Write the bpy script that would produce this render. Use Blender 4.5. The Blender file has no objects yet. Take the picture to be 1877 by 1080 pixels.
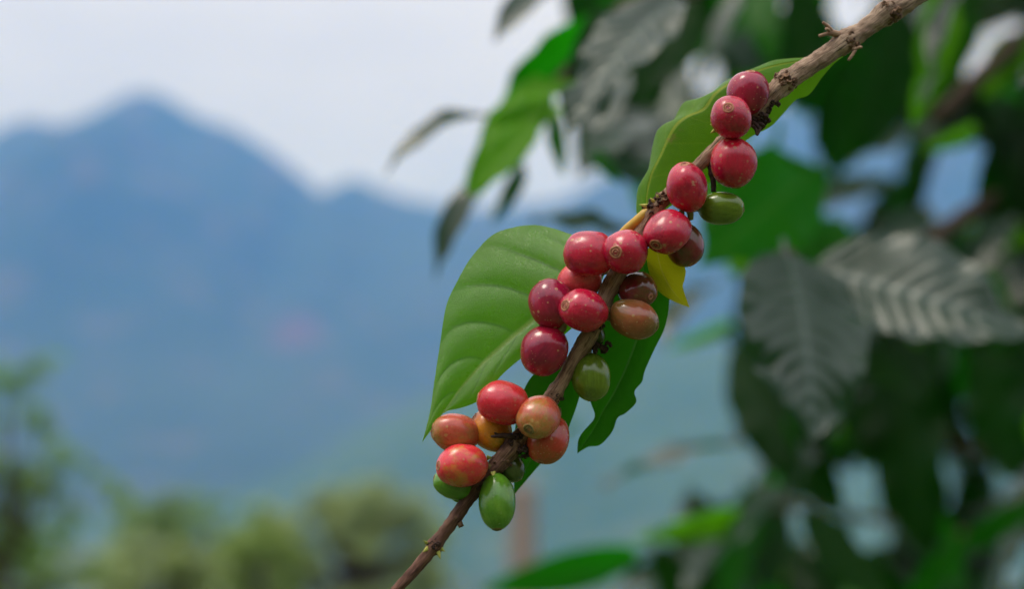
import bpy, bmesh, math, random
from mathutils import Vector, Matrix, noise
R = math.radians
random.seed(7)
S = bpy.context.scene
COL = S.collection

# ------------------------------------------------------------------ camera
CAM = Vector((0, 0, 1.6))
PITCH = R(4.0)
F = 60.0 / 36.0 * 1877.0          # focal length in photograph pixels
D0 = 0.5                          # distance of the fruiting branch
PX = D0 / F                       # metres per photograph pixel at the branch
FWD = Vector((0, math.cos(PITCH), math.sin(PITCH)))
UP = Vector((0, -math.sin(PITCH), math.cos(PITCH)))
RT = Vector((1, 0, 0))
cd = bpy.data.cameras.new('camera')
cam = bpy.data.objects.new('camera', cd)
COL.objects.link(cam)
cam.location = CAM
cam.rotation_euler = (R(90) + PITCH, 0, 0)
cd.lens = 60
cd.sensor_width = 36
cd.clip_start = 0.02
cd.clip_end = 20000
cd.dof.use_dof = True
cd.dof.focus_distance = 0.497
cd.dof.aperture_fstop = 6.0
cd.dof.aperture_blades = 0
S.camera = cam

# ------------------------------------------------------------------ sky, sun, exposure
SUN_EL, SUN_AZ = R(66), R(-105)    # azimuth from +Y, negative = left of the view; behind-left of the camera
W = bpy.data.worlds.new('World')
S.world = W
W.use_nodes = True
nt = W.node_tree
nt.nodes.clear()
wo = nt.nodes.new('ShaderNodeOutputWorld')
bg1 = nt.nodes.new('ShaderNodeBackground')
bg2 = nt.nodes.new('ShaderNodeBackground')
mx = nt.nodes.new('ShaderNodeMixShader')
sky = nt.nodes.new('ShaderNodeTexSky')
sky.sky_type = 'NISHITA'
sky.sun_disc = False
sky.sun_elevation = SUN_EL
sky.sun_rotation = SUN_AZ
sky.dust_density = 3.0
nt.links.new(sky.outputs[0], bg1.inputs[0])
bg1.inputs[1].default_value = 0.15
tc = nt.nodes.new('ShaderNodeTexCoord')
mp = nt.nodes.new('ShaderNodeMapping')
mp.inputs['Scale'].default_value = (2.2, 2.2, 5.0)
nz = nt.nodes.new('ShaderNodeTexNoise')
nz.inputs['Scale'].default_value = 2.2
nz.inputs['Detail'].default_value = 3
cr = nt.nodes.new('ShaderNodeValToRGB')
cr.color_ramp.elements[0].position = 0.3
cr.color_ramp.elements[0].color = (0.545, 0.545, 0.60, 1)
cr.color_ramp.elements[1].position = 0.7
cr.color_ramp.elements[1].color = (0.67, 0.665, 0.70, 1)
nt.links.new(tc.outputs['Generated'], mp.inputs[0])
nt.links.new(mp.outputs[0], nz.inputs['Vector'])
nt.links.new(nz.outputs[0], cr.inputs[0])
nt.links.new(cr.outputs[0], bg2.inputs[0])
# an overcast sky is brighter overhead than at the horizon (CIE overcast: about three to one)
spz = nt.nodes.new('ShaderNodeSeparateXYZ')
nt.links.new(tc.outputs['Generated'], spz.inputs[0])
cl = nt.nodes.new('ShaderNodeClamp')
nt.links.new(spz.outputs[2], cl.inputs[0])
ov = nt.nodes.new('ShaderNodeMath')
ov.operation = 'MULTIPLY_ADD'
nt.links.new(cl.outputs[0], ov.inputs[0])
ov.inputs[1].default_value = 3.3
ov.inputs[2].default_value = 0.42
nt.links.new(ov.outputs[0], bg2.inputs[1])
# the cloud sheet is thickest towards the horizon; overhead more blue comes through
cov = nt.nodes.new('ShaderNodeMath')
cov.operation = 'MULTIPLY_ADD'
nt.links.new(cl.outputs[0], cov.inputs[0])
cov.inputs[1].default_value = -0.34
cov.inputs[2].default_value = 0.90
nt.links.new(cov.outputs[0], mx.inputs[0])
nt.links.new(bg1.outputs[0], mx.inputs[1])
nt.links.new(bg2.outputs[0], mx.inputs[2])
nt.links.new(mx.outputs[0], wo.inputs[0])

sl = bpy.data.lights.new('sun', 'SUN')
sl.energy = 1.5
sl.angle = R(20)
sl.color = (1.0, 0.975, 0.94)
sun = bpy.data.objects.new('sun', sl)
COL.objects.link(sun)
sdir = Vector((math.sin(SUN_AZ) * math.cos(SUN_EL), math.cos(SUN_AZ) * math.cos(SUN_EL), math.sin(SUN_EL)))
sun.rotation_euler = (-sdir).to_track_quat('-Z', 'Y').to_euler()

S.view_settings.view_transform = 'Standard'
S.view_settings.look = 'None'
S.view_settings.exposure = 0.22
S.view_settings.gamma = 1.0
S.render.engine = 'CYCLES'
S.cycles.use_denoising = True
S.cycles.use_adaptive_sampling = False
S.cycles.max_bounces = 8
S.cycles.transparent_max_bounces = 8
S.cycles.volume_bounces = 3


# ------------------------------------------------------------------ helpers
def P(px, py, d):
    """the point seen at photograph pixel (px, py), d metres along the view axis"""
    return CAM + FWD * d + RT * ((px - 938.5) / F * d) + UP * ((540 - py) / F * d)


def B(px, py, dz=0.0):
    """a point near the branch: dz in branch pixels towards the camera"""
    return P(px, py, D0 - dz * PX)


def cv(x, y, z):
    """camera-frame direction (right, up, towards the camera) to world"""
    return (RT * x + UP * y - FWD * z).normalized()


def props(o, label=None, cat=None, group=None, kind=None):
    for k, v in (('label', label), ('category', cat), ('group', group), ('kind', kind)):
        if v:
            o[k] = v
    return o


def empty(name, loc, label=None, cat=None, group=None):
    o = bpy.data.objects.new(name, None)
    COL.objects.link(o)
    o.location = loc
    o.empty_display_size = 0.01
    return props(o, label, cat, group)


def link(name, me, parent=None, keep=True):
    """a mesh given in world coordinates; parented without moving"""
    o = bpy.data.objects.new(name, me)
    COL.objects.link(o)
    if parent:
        o.parent = parent
        if keep:
            o.matrix_parent_inverse = Matrix.Translation(parent.location).inverted() if parent.type == 'EMPTY' and parent.parent is None else Matrix()
    return o


def mesh(name, vs, fs, mats, uv=None, mi=None, smooth=True):
    me = bpy.data.meshes.new(name)
    me.from_pydata([tuple(v) for v in vs], [], fs)
    for m in (mats if isinstance(mats, (list, tuple)) else [mats]):
        me.materials.append(m)
    if smooth:
        me.polygons.foreach_set('use_smooth', [True] * len(me.polygons))
    if mi:
        me.polygons.foreach_set('material_index', mi)
    if uv:
        l = me.uv_layers.new(name='UVMap')
        for lp in me.loops:
            l.data[lp.index].uv = uv[lp.vertex_index]
    me.update()
    return me


def catmull(pts, n):
    """resample a list of equal-length tuples to n points, by chord length of the first three"""
    k = len(pts)
    L = [0.0]
    for i in range(1, k):
        L.append(L[-1] + math.dist(pts[i][:3], pts[i - 1][:3]) + 1e-9)
    out = []
    j = 0
    for i in range(n):
        t = L[-1] * i / (n - 1)
        while j < k - 2 and L[j + 1] < t:
            j += 1
        f = (t - L[j]) / (L[j + 1] - L[j])
        p0, p1, p2, p3 = pts[max(j - 1, 0)], pts[j], pts[j + 1], pts[min(j + 2, k - 1)]
        out.append(tuple(0.5 * (2 * b + (c - a) * f + (2 * a - 5 * b + 4 * c - d) * f * f + (3 * b - a - 3 * c + d) * f ** 3)
                         for a, b, c, d in zip(p0, p1, p2, p3)))
    return out


def tube(path, seg=12, rough=0.0, rs=1.0, cap=True, seed=0.0, uscale=1.0):
    """path: list of (x, y, z, radius). Returns verts, faces, uvs"""
    n = len(path)
    pts = [Vector(p[:3]) for p in path]
    vs, fs, uv = [], [], []
    t0 = (pts[1] - pts[0]).normalized()
    a = t0.orthogonal().normalized()
    ln = 0.0
    for i in range(n):
        t = (pts[min(i + 1, n - 1)] - pts[max(i - 1, 0)]).normalized()
        a = (a - t * a.dot(t)).normalized()
        b = t.cross(a)
        if i:
            ln += (pts[i] - pts[i - 1]).length
        for s in range(seg):
            th = 2 * math.pi * s / seg
            r = path[i][3]
            if rough:
                q = Vector((math.cos(th) * 1.4, math.sin(th) * 1.4, ln * rs + seed))
                r *= 1 + rough * (noise.fractal(q, 0.8, 2.1, 4) + 0.4 * noise.noise(q * 5))
            vs.append(pts[i] + a * (r * math.cos(th)) + b * (r * math.sin(th)))
            uv.append((ln * uscale, s / seg))
    for i in range(n - 1):
        for s in range(seg):
            s2 = (s + 1) % seg
            fs.append((i * seg + s, i * seg + s2, (i + 1) * seg + s2, (i + 1) * seg + s))
    if cap:
        for i, o in ((0, 1), (n - 1, -1)):
            c = len(vs)
            vs.append(pts[i])
            uv.append((0 if i == 0 else ln * uscale, 0.5))
            for s in range(seg):
                s2 = (s + 1) % seg
                fs.append((c, i * seg + (s2 if o > 0 else s), i * seg + (s if o > 0 else s2)))
    return vs, fs, uv


class MB:
    """collects shapes into one mesh"""
    def __init__(self):
        self.v, self.f, self.u, self.m = [], [], [], []

    def add(self, vs, fs, uv=None, mi=0):
        o = len(self.v)
        self.v += [Vector(v) for v in vs]
        self.f += [tuple(i + o for i in f) for f in fs]
        self.u += uv if uv else [(0, 0)] * len(vs)
        self.m += [mi] * len(fs)

    def build(self, name, mats, parent=None, smooth=True):
        return link(name, mesh(name, self.v, self.f, mats, self.u, self.m, smooth), parent)


# ------------------------------------------------------------------ materials
def nodes(name):
    m = bpy.data.materials.new(name)
    m.use_nodes = True
    t = m.node_tree
    t.nodes.clear()
    out = t.nodes.new('ShaderNodeOutputMaterial')
    return m, t, out


class N:
    """small node-writing helper"""
    def __init__(s, t):
        s.t = t

    def new(s, typ, **kw):
        n = s.t.nodes.new(typ)
        for k, v in kw.items():
            setattr(n, k, v)
        return n

    def put(s, sock, v):
        if isinstance(v, bpy.types.NodeSocket):
            s.t.links.new(v, sock)
        elif v is not None:
            sock.default_value = v

    def math(s, op, a, b=None, c=None, clamp=False):
        n = s.new('ShaderNodeMath', operation=op, use_clamp=clamp)
        for i, v in enumerate((a, b, c)):
            s.put(n.inputs[i], v)
        return n.outputs[0]

    def mix(s, f, a, b, blend='MIX'):
        n = s.new('ShaderNodeMix', data_type='RGBA', blend_type=blend)
        s.put(n.inputs[0], f)
        for i, v in ((6, a), (7, b)):
            s.put(n.inputs[i], v if isinstance(v, bpy.types.NodeSocket) else (*v, 1) if len(v) == 3 else v)
        return n.outputs[2]

    def noise(s, vec, scale, detail=3, rough=0.55, out=0):
        n = s.new('ShaderNodeTexNoise')
        s.put(n.inputs['Vector'], vec)
        n.inputs['Scale'].default_value = scale
        n.inputs['Detail'].default_value = detail
        n.inputs['Roughness'].default_value = rough
        return n.outputs[out]

    def map(s, v, a, b, c=0.0, d=1.0):
        n = s.new('ShaderNodeMapRange', interpolation_type='SMOOTHSTEP')
        s.put(n.inputs[0], v)
        for i, x in enumerate((a, b, c, d)):
            n.inputs[i + 1].default_value = x
        return n.outputs[0]

    def vmul(s, vec, k):
        n = s.new('ShaderNodeMapping')
        s.put(n.inputs[0], vec)
        n.inputs['Scale'].default_value = k if isinstance(k, tuple) else (k, k, k)
        return n.outputs[0]

    def obj(s, k):
        """object coordinates, scaled, shifted by the object's own random number"""
        tc = s.new('ShaderNodeTexCoord')
        oi = s.new('ShaderNodeObjectInfo')
        m = s.vmul(tc.outputs['Object'], k)
        c = s.new('ShaderNodeCombineXYZ')
        r = s.math('MULTIPLY', oi.outputs['Random'], 40.0)
        for i in range(3):
            s.t.links.new(r, c.inputs[i])
        a = s.new('ShaderNodeVectorMath', operation='ADD')
        s.t.links.new(m, a.inputs[0])
        s.t.links.new(c.outputs[0], a.inputs[1])
        return a.outputs[0], m

    def bump(s, h, strength, dist):
        b = s.new('ShaderNodeBump')
        b.inputs['Strength'].default_value = strength
        b.inputs['Distance'].default_value = dist
        s.put(b.inputs['Height'], h)
        return b.outputs[0]

    def bsdf(s, col, rough, normal=None, spec=0.5, **kw):
        p = s.new('ShaderNodeBsdfPrincipled')
        s.put(p.inputs['Base Color'], col if isinstance(col, bpy.types.NodeSocket) else (*col, 1))
        s.put(p.inputs['Roughness'], rough)
        p.inputs['Specular IOR Level'].default_value = spec
        if normal:
            s.t.links.new(normal, p.inputs['Normal'])
        for k, v in kw.items():
            s.put(p.inputs[k.replace('_', ' ')], v)
        return p.outputs[0]


def cherry_mat(name, a, b, c=None, amount=0.5, spots=0.5, spotcol=(0.50, 0.25, 0.13), rough=0.33, streak=0.42, end=None, bloom=0.25):
    """skin of a coffee cherry: a main colour, b patch colour, c colour towards the stalk"""
    m, t, out = nodes(name)
    n = N(t)
    v, loc = n.obj(1 / 0.007)
    big = n.noise(v, 0.9, 4, 0.6)
    f = n.map(big, 0.62 - 0.35 * amount, 0.80 - 0.35 * amount)
    col = n.mix(f, a, b)
    sep = n.new('ShaderNodeSeparateXYZ')
    t.links.new(loc, sep.inputs[0])
    if c:
        g = n.math('ADD', sep.outputs[2], n.math('MULTIPLY', n.math('SUBTRACT', big, 0.5), 2.0))
        col = n.mix(n.map(g, 0.1, -1.0), col, c)
    if end:
        col = n.mix(n.map(sep.outputs[2], 0.55, 1.15), col, end)
    # fine streaks that run from end to end
    st = n.noise(n.vmul(v, (9, 9, 1.2)), 1.0, 3)
    col = n.mix(n.map(st, 0.35, 0.75, 0, streak), col, tuple(min(1, x * 1.5 + 0.012) for x in a))
    fine = n.noise(v, 14, 3, 0.65)
    col = n.mix(n.map(fine, 0.4, 0.8, 0, 0.22), col, (a[0] * 0.55, a[1] * 0.4, a[2] * 0.55))
    # corky specks: small dots and a few scabby patches
    vo = n.new('ShaderNodeTexVoronoi')
    n.put(vo.inputs['Vector'], v)
    vo.inputs['Scale'].default_value = 4.2
    vo.inputs['Randomness'].default_value = 1
    rnd = n.new('ShaderNodeSeparateColor')
    t.links.new(vo.outputs['Color'], rnd.inputs[0])
    size = n.math('MULTIPLY', n.math('POWER', rnd.outputs[0], 3.0), 0.40)
    wob = n.math('ADD', vo.outputs['Distance'], n.math('MULTIPLY', n.math('SUBTRACT', n.noise(v, 22, 2), 0.5), 0.10))
    dot = n.map(n.math('SUBTRACT', size, wob), -0.02, 0.07)
    vo2 = n.new('ShaderNodeTexVoronoi')
    n.put(vo2.inputs['Vector'], v)
    vo2.inputs['Scale'].default_value = 9.0
    rnd2 = n.new('ShaderNodeSeparateColor')
    t.links.new(vo2.outputs['Color'], rnd2.inputs[0])
    dot2 = n.map(n.math('SUBTRACT', n.math('MULTIPLY', n.math('POWER', rnd2.outputs[0], 2.5), 0.30), vo2.outputs['Distance']), -0.02, 0.04)
    zone = n.map(n.noise(v, 1.3, 2), 0.34, 0.55)
    scab = n.map(n.noise(n.vmul(v, (1, 1, 1.8)), 2.6, 5, 0.7), 0.645, 0.74)
    sp = n.math('MAXIMUM', n.math('MULTIPLY', n.math('MAXIMUM', n.math('MULTIPLY', dot, 0.9), n.math('MULTIPLY', dot2, 0.75)), zone), n.math('MULTIPLY', scab, 0.8))
    sp = n.math('MULTIPLY', sp, min(1.0, spots * 1.3))
    spc = n.mix(n.map(n.noise(v, 30, 2), 0.35, 0.65), spotcol, tuple(x * 0.55 + y * 0.25 for x, y in zip(spotcol, a)))
    col = n.mix(sp, col, spc)
    ro = n.math('ADD', n.map(n.noise(v, 5, 4), 0.3, 0.7, rough - 0.14, rough - 0.02), n.math('MULTIPLY', sp, 0.25), clamp=True)
    h = n.math('ADD', n.math('MULTIPLY', n.noise(v, 9, 4), 0.6), n.math('MULTIPLY', sp, 0.5))
    nb = n.bump(h, 0.14, 0.0004)
    p = n.bsdf(col, ro, nb, 0.6, Sheen_Weight=bloom * 0.12, Sheen_Roughness=0.4, Subsurface_Weight=0.05)
    pn = p.node
    pn.inputs['Sheen Tint'].default_value = (1, 0.8, 0.9, 1)
    pn.inputs['Subsurface Radius'].default_value = (1.0, 0.25, 0.15)
    pn.inputs['Subsurface Scale'].default_value = 0.0015
    t.links.new(p, out.inputs[0])
    return m


def plain(name, a, b, scale, rough=0.6, bump=0.3, dist=0.0005, detail=4, spec=0.4, stretch=None):
    m, t, out = nodes(name)
    n = N(t)
    v, _ = n.obj(scale)
    if stretch:
        v = n.vmul(v, stretch)
    f = n.noise(v, 1.0, detail, 0.6)
    col = n.mix(n.map(f, 0.3, 0.7), a, b)
    t.links.new(n.bsdf(col, rough, n.bump(f, bump, dist), spec), out.inputs[0])
    return m


def bark_mat(name, stops, rough=0.75):
    """stops: (position along the branch in metres, light colour, dark colour)"""
    m, t, out = nodes(name)
    n = N(t)
    uvn = n.new('ShaderNodeTexCoord').outputs['UV']
    sep = n.new('ShaderNodeSeparateXYZ')
    t.links.new(uvn, sep.inputs[0])
    tco = n.new('ShaderNodeTexCoord').outputs['Object']
    # fibres: cylinder angle turned to a circle, so there is no seam
    ang = n.math('MULTIPLY', sep.outputs[1], 2 * math.pi)
    cb = n.new('ShaderNodeCombineXYZ')
    n.put(cb.inputs[0], n.math('MULTIPLY', n.math('COSINE', ang), 2.6))
    n.put(cb.inputs[1], n.math('MULTIPLY', n.math('SINE', ang), 2.6))
    n.put(cb.inputs[2], n.math('MULTIPLY', sep.outputs[0], 260.0))
    fib = n.noise(n.vmul(cb.outputs[0], (1.6, 1.6, 0.5)), 1.5, 6, 0.68)
    blot = n.noise(tco, 190, 4, 0.6)
    light = dark = None
    prev = None
    for p, a, b in stops:
        if light is None:
            light, dark, prev = a, b, p
            continue
        f = n.map(n.math('ADD', sep.outputs[0], n.math('MULTIPLY', n.math('SUBTRACT', blot, 0.5), 0.03)), prev, p)
        light = n.mix(f, light, a)
        dark = n.mix(f, dark, b)
        prev = p
    k = n.math('ADD', n.math('MULTIPLY', fib, 0.7), n.math('MULTIPLY', blot, 0.45))
    col = n.mix(n.map(k, 0.42, 0.72), dark, light)
    crack = n.map(n.noise(n.vmul(cb.outputs[0], (2.4, 2.4, 0.35)), 2.2, 4, 0.7), 0.36, 0.44)
    col = n.mix(crack, (0.035, 0.02, 0.015), col)
    h = n.math('ADD', n.math('MULTIPLY', fib, 0.6), n.math('MULTIPLY', crack, 0.5))
    t.links.new(n.bsdf(col, rough, n.bump(h, 0.7, 0.0008), 0.3), out.inputs[0])
    return m


def leaf_mat(name, a, b, vein, trans=0.35, tcol=(0.25, 0.5, 0.03), rough=0.32, nv=9.0, spec=0.5, veinamt=0.6, sweep=0.2, blem=0.15, blemcol=(0.35, 0.2, 0.08), crease=0.0, netamt=0.0):
    m, t, out = nodes(name)
    n = N(t)
    uvn = n.new('ShaderNodeTexCoord').outputs['UV']
    sep = n.new('ShaderNodeSeparateXYZ')
    t.links.new(uvn, sep.inputs[0])
    u = sep.outputs[0]
    av = n.math('ABSOLUTE', n.math('SUBTRACT', n.math('MULTIPLY', sep.outputs[1], 2.0), 1.0))
    v, _ = n.obj(30.0)
    wob = n.math('MULTIPLY', n.math('SUBTRACT', n.noise(v, 1.2, 2), 0.5), 0.03)
    ph = n.math('MULTIPLY', n.math('ADD', n.math('SUBTRACT', u, n.math('MULTIPLY', n.math('POWER', av, 1.25), sweep)), wob), nv)
    fr = n.math('ABSOLUTE', n.math('SUBTRACT', n.math('FRACT', ph), 0.5))
    lat = n.math('MULTIPLY', n.map(fr, 0.44, 0.49), n.map(av, 1.0, 0.55, 0.0, 1.0))
    mid = n.map(av, 0.055, 0.02)
    # net of tiny veins
    vo = n.new('ShaderNodeTexVoronoi')
    vo.feature = 'DISTANCE_TO_EDGE'
    n.put(vo.inputs['Vector'], n.vmul(v, 7.0))
    net = n.map(vo.outputs['Distance'], 0.08, 0.0, 0.0, 0.35)
    vv = n.math('MAXIMUM', mid, n.math('MULTIPLY', n.math('MAXIMUM', lat, net), veinamt))
    big = n.noise(v, 0.7, 4, 0.6)
    col = n.mix(n.map(big, 0.3, 0.7), a, b)
    sm = n.noise(v, 9.0, 4, 0.6)
    col = n.mix(n.map(sm, 0.35, 0.7, 0, 0.3), col, tuple(x * 0.6 for x in a))
    col = n.mix(vv, col, vein)
    if netamt:
        v2 = n.new('ShaderNodeTexVoronoi')
        v2.feature = 'DISTANCE_TO_EDGE'
        n.put(v2.inputs['Vector'], n.vmul(v, 13.0))
        net2 = n.math('MAXIMUM', n.map(v2.outputs['Distance'], 0.10, 0.0), n.map(vo.outputs['Distance'], 0.06, 0.0))
        col = n.mix(n.math('MULTIPLY', net2, netamt), col, tuple(x * 0.5 for x in a))
    if crease:
        col = n.mix(n.math('MULTIPLY', n.math('MULTIPLY', lat, n.map(av, 0.03, 0.08)), crease), col, tuple(x * 0.35 for x in a))  # shade of the vein creases painted as darker lines
    bl = n.map(n.noise(v, 3.2, 4, 0.6), 0.70, 0.78, 0, blem * 4)
    bl = n.math('MINIMUM', bl, 1.0)
    col = n.mix(bl, col, blemcol)
    h = n.math('ADD', n.math('MULTIPLY', vv, -0.5), n.math('MULTIPLY', sm, 0.35))
    if netamt:
        h = n.math('SUBTRACT', h, n.math('MULTIPLY', net2, 0.3))
    nb = n.bump(h, 0.35, 0.0006)
    pr = n.bsdf(col, n.map(sm, 0.3, 0.7, rough - 0.05, rough + 0.1), nb, spec)
    tr = n.new('ShaderNodeBsdfTranslucent')
    tcv = n.mix(vv, tcol, tuple(min(1, x * 0.9 + 0.03) for x in tcol))
    tcv = n.mix(n.map(big, 0.3, 0.7, 0, 0.4), tcv, tuple(x * 0.6 for x in tcol))
    tcv = n.mix(bl, tcv, tuple(x * 0.6 for x in blemcol))
    n.put(tr.inputs[0], tcv)
    n.put(tr.inputs['Normal'], nb)
    ms = n.new('ShaderNodeMixShader')
    ms.inputs[0].default_value = trans
    t.links.new(pr, ms.inputs[1])
    t.links.new(tr.outputs[0], ms.inputs[2])
    t.links.new(ms.outputs[0], out.inputs[0])
    return m


def land_mat(name, cols, scale, rough=0.95):
    m, t, out = nodes(name)
    n = N(t)
    tco = n.new('ShaderNodeTexCoord').outputs['Object']
    a = n.noise(tco, scale, 5, 0.6)
    b = n.noise(tco, scale * 7, 4, 0.6)
    col = n.mix(n.map(a, 0.35, 0.62), cols[0], cols[1])
    col = n.mix(n.map(b, 0.5, 0.72), col, cols[2])
    t.links.new(n.bsdf(col, rough, None, 0.1), out.inputs[0])
    return m


M = {}
M['ripe'] = cherry_mat('ripe_skin', (0.42, 0.004, 0.032), (0.28, 0.003, 0.026), (0.48, 0.008, 0.020), 0.5, 0.85)
M['deep'] = cherry_mat('deep_crimson_skin', (0.27, 0.004, 0.034), (0.18, 0.003, 0.026), (0.32, 0.006, 0.024), 0.5, 0.8, rough=0.26)
M['rose'] = cherry_mat('rose_skin', (0.60, 0.06, 0.075), (0.48, 0.025, 0.045), None, 0.4, 0.5)
M['scarlet'] = cherry_mat('scarlet_skin', (0.50, 0.012, 0.030), (0.42, 0.022, 0.022), (0.48, 0.035, 0.018), 0.5, 0.8)
M['brown'] = cherry_mat('turning_brown_skin', (0.26, 0.085, 0.03), (0.30, 0.06, 0.03), (0.16, 0.11, 0.025), 0.5, 0.35, (0.5, 0.42, 0.16), 0.24, end=(0.14, 0.10, 0.03))
M['dark'] = cherry_mat('dark_turning_skin', (0.16, 0.012, 0.02), (0.10, 0.045, 0.012), (0.13, 0.03, 0.012), 0.6, 0.4, (0.18, 0.12, 0.04), 0.2, bloom=0.1)
M['orange'] = cherry_mat('orange_turning_skin', (0.42, 0.065, 0.035), (0.33, 0.17, 0.035), (0.42, 0.075, 0.035), 0.55, 0.5, (0.50, 0.36, 0.10), 0.36, end=(0.30, 0.18, 0.04))
M['rust'] = cherry_mat('rust_red_skin', (0.38, 0.035, 0.018), (0.29, 0.075, 0.016), (0.34, 0.025, 0.018), 0.5, 0.6, (0.5, 0.28, 0.13), 0.3)
M['blush'] = cherry_mat('blush_red_skin', (0.58, 0.022, 0.035), (0.44, 0.20, 0.02), (0.54, 0.05, 0.03), 0.32, 0.5, (0.5, 0.36, 0.12), 0.36)
M['amber'] = cherry_mat('amber_skin', (0.58, 0.22, 0.016), (0.56, 0.08, 0.022), (0.46, 0.30, 0.02), 0.5, 0.3, rough=0.34)
M['green'] = cherry_mat('green_skin', (0.075, 0.21, 0.012), (0.12, 0.27, 0.022), (0.07, 0.21, 0.010), 0.4, 0.15, (0.22, 0.3, 0.08), 0.28, bloom=0.12)
M['olive'] = cherry_mat('olive_green_skin', (0.115, 0.185, 0.010), (0.085, 0.15, 0.010), (0.07, 0.125, 0.008), 0.5, 0.15, (0.25, 0.25, 0.08), 0.26, bloom=0.1)
M['darkgreen'] = cherry_mat('dark_green_skin', (0.055, 0.085, 0.010), (0.04, 0.07, 0.01), None, 0.5, 0.15, (0.2, 0.2, 0.08), 0.26, bloom=0.1)
M['scar_ring'] = plain('corky_ring', (0.46, 0.22, 0.11), (0.24, 0.07, 0.04), 900, 0.7, 0.5, 0.0002)
M['scar_core_red'] = plain('sunken_scar_red', (0.24, 0.03, 0.025), (0.12, 0.02, 0.012), 900, 0.7, 0.5, 0.0002)
M['scar_core_brown'] = plain('sunken_scar_brown', (0.14, 0.07, 0.02), (0.06, 0.03, 0.012), 900, 0.7, 0.5, 0.0002)
M['ring_green'] = plain('olive_ring', (0.22, 0.17, 0.05), (0.13, 0.10, 0.025), 900, 0.7, 0.5, 0.0002)
M['stalk'] = plain('stalk_green', (0.22, 0.20, 0.05), (0.14, 0.08, 0.03), 500, 0.6)
M['yellow_stalk'] = plain('petiole_yellow', (0.55, 0.32, 0.035), (0.40, 0.27, 0.04), 300, 0.45)
M['stipule'] = plain('stipule_yellow_green', (0.45, 0.42, 0.09), (0.30, 0.34, 0.05), 500, 0.6)
M['crust'] = plain('dry_scar_brown', (0.22, 0.125, 0.07), (0.045, 0.022, 0.014), 700, 0.85, 0.8, 0.0006)
M['darkcrust'] = plain('dark_dry_tissue', (0.07, 0.035, 0.025), (0.018, 0.010, 0.008), 700, 0.85, 0.8, 0.0006)
M['dry_twig'] = plain('dry_twig_tan', (0.36, 0.23, 0.15), (0.2, 0.11, 0.07), 500, 0.8, 0.6)
M['bark'] = bark_mat('branch_bark', [
    (0.00, (0.25, 0.12, 0.08), (0.06, 0.022, 0.018)),
    (0.055, (0.20, 0.10, 0.065), (0.045, 0.018, 0.015)),
    (0.085, (0.42, 0.28, 0.18), (0.19, 0.105, 0.065)),
    (0.17, (0.42, 0.29, 0.19), (0.18, 0.10, 0.065)),
    (0.24, (0.38, 0.275, 0.195), (0.15, 0.09, 0.06))])
M['bgbark'] = plain('shrub_bark', (0.085, 0.05, 0.034), (0.04, 0.022, 0.015), 60, 0.8, 0.5, 0.002)
M['leaf_young'] = leaf_mat('young_leaf', (0.105, 0.27, 0.006), (0.15, 0.31, 0.012), (0.30, 0.40, 0.07), 0.44, (0.11, 0.50, 0.003), 0.30, 6.5, 0.8, 0.14, 0.26, 0.05, crease=0.75, netamt=0.38)
M['leaf_mid'] = leaf_mat('mid_leaf', (0.075, 0.20, 0.005), (0.11, 0.24, 0.007), (0.34, 0.40, 0.03), 0.42, (0.18, 0.50, 0.002), 0.40, 8.0, 0.25, 0.2, 0.2, 0.10, netamt=0.35)
M['leaf_dark'] = leaf_mat('dark_leaf', (0.016, 0.075, 0.003), (0.022, 0.095, 0.004), (0.05, 0.13, 0.012), 0.40, (0.02, 0.20, 0.001), 0.38, 8.0, 0.2, 0.2, 0.2, 0.04, netamt=0.35)  # a darker green than the mid leaf
M['leaf_yellow'] = leaf_mat('yellow_leaf', (0.40, 0.37, 0.008), (0.30, 0.36, 0.010), (0.5, 0.45, 0.06), 0.45, (0.50, 0.50, 0.004), 0.42, 7.0, 0.3, 0.3, 0.2, 0.3, (0.22, 0.14, 0.02), netamt=0.3)
M['leaf_gloss'] = leaf_mat('glossy_leaf', (0.008, 0.028, 0.016), (0.013, 0.038, 0.021), (0.04, 0.07, 0.055), 0.15, (0.015, 0.22, 0.002), 0.23, 8.0, 0.55, 0.25, 0.2, 0.12)  # bluish base colour stands in for the sky's cool reflection
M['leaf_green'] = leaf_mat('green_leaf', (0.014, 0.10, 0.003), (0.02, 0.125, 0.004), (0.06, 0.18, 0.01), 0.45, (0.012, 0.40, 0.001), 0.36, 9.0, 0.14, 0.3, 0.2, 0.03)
M['leaf_deep'] = leaf_mat('painted_shade_leaf', (0.005, 0.025, 0.003), (0.008, 0.034, 0.004), (0.02, 0.05, 0.008), 0.30, (0.010, 0.20, 0.001), 0.34, 9.0, 0.14, 0.3, 0.2, 0.05)  # darker copy of the green leaf, the shrub's inner shade put into colour
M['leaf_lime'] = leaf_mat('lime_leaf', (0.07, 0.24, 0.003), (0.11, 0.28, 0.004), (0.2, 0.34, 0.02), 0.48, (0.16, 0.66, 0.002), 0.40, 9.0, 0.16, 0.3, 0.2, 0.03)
M['canopy'] = leaf_mat('tree_foliage', (0.13, 0.26, 0.06), (0.19, 0.32, 0.08), (0.16, 0.26, 0.08), 0.45, (0.20, 0.42, 0.05), 0.45, 5.0, 0.4, 0.1)
M['canopy_yellow'] = leaf_mat('bush_foliage_yellow', (0.27, 0.39, 0.11), (0.33, 0.43, 0.15), (0.4, 0.44, 0.16), 0.48, (0.46, 0.56, 0.08), 0.5, 5.0, 0.35, 0.1)  # yellow toned down and paled, haze put into the leaf colour
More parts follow.
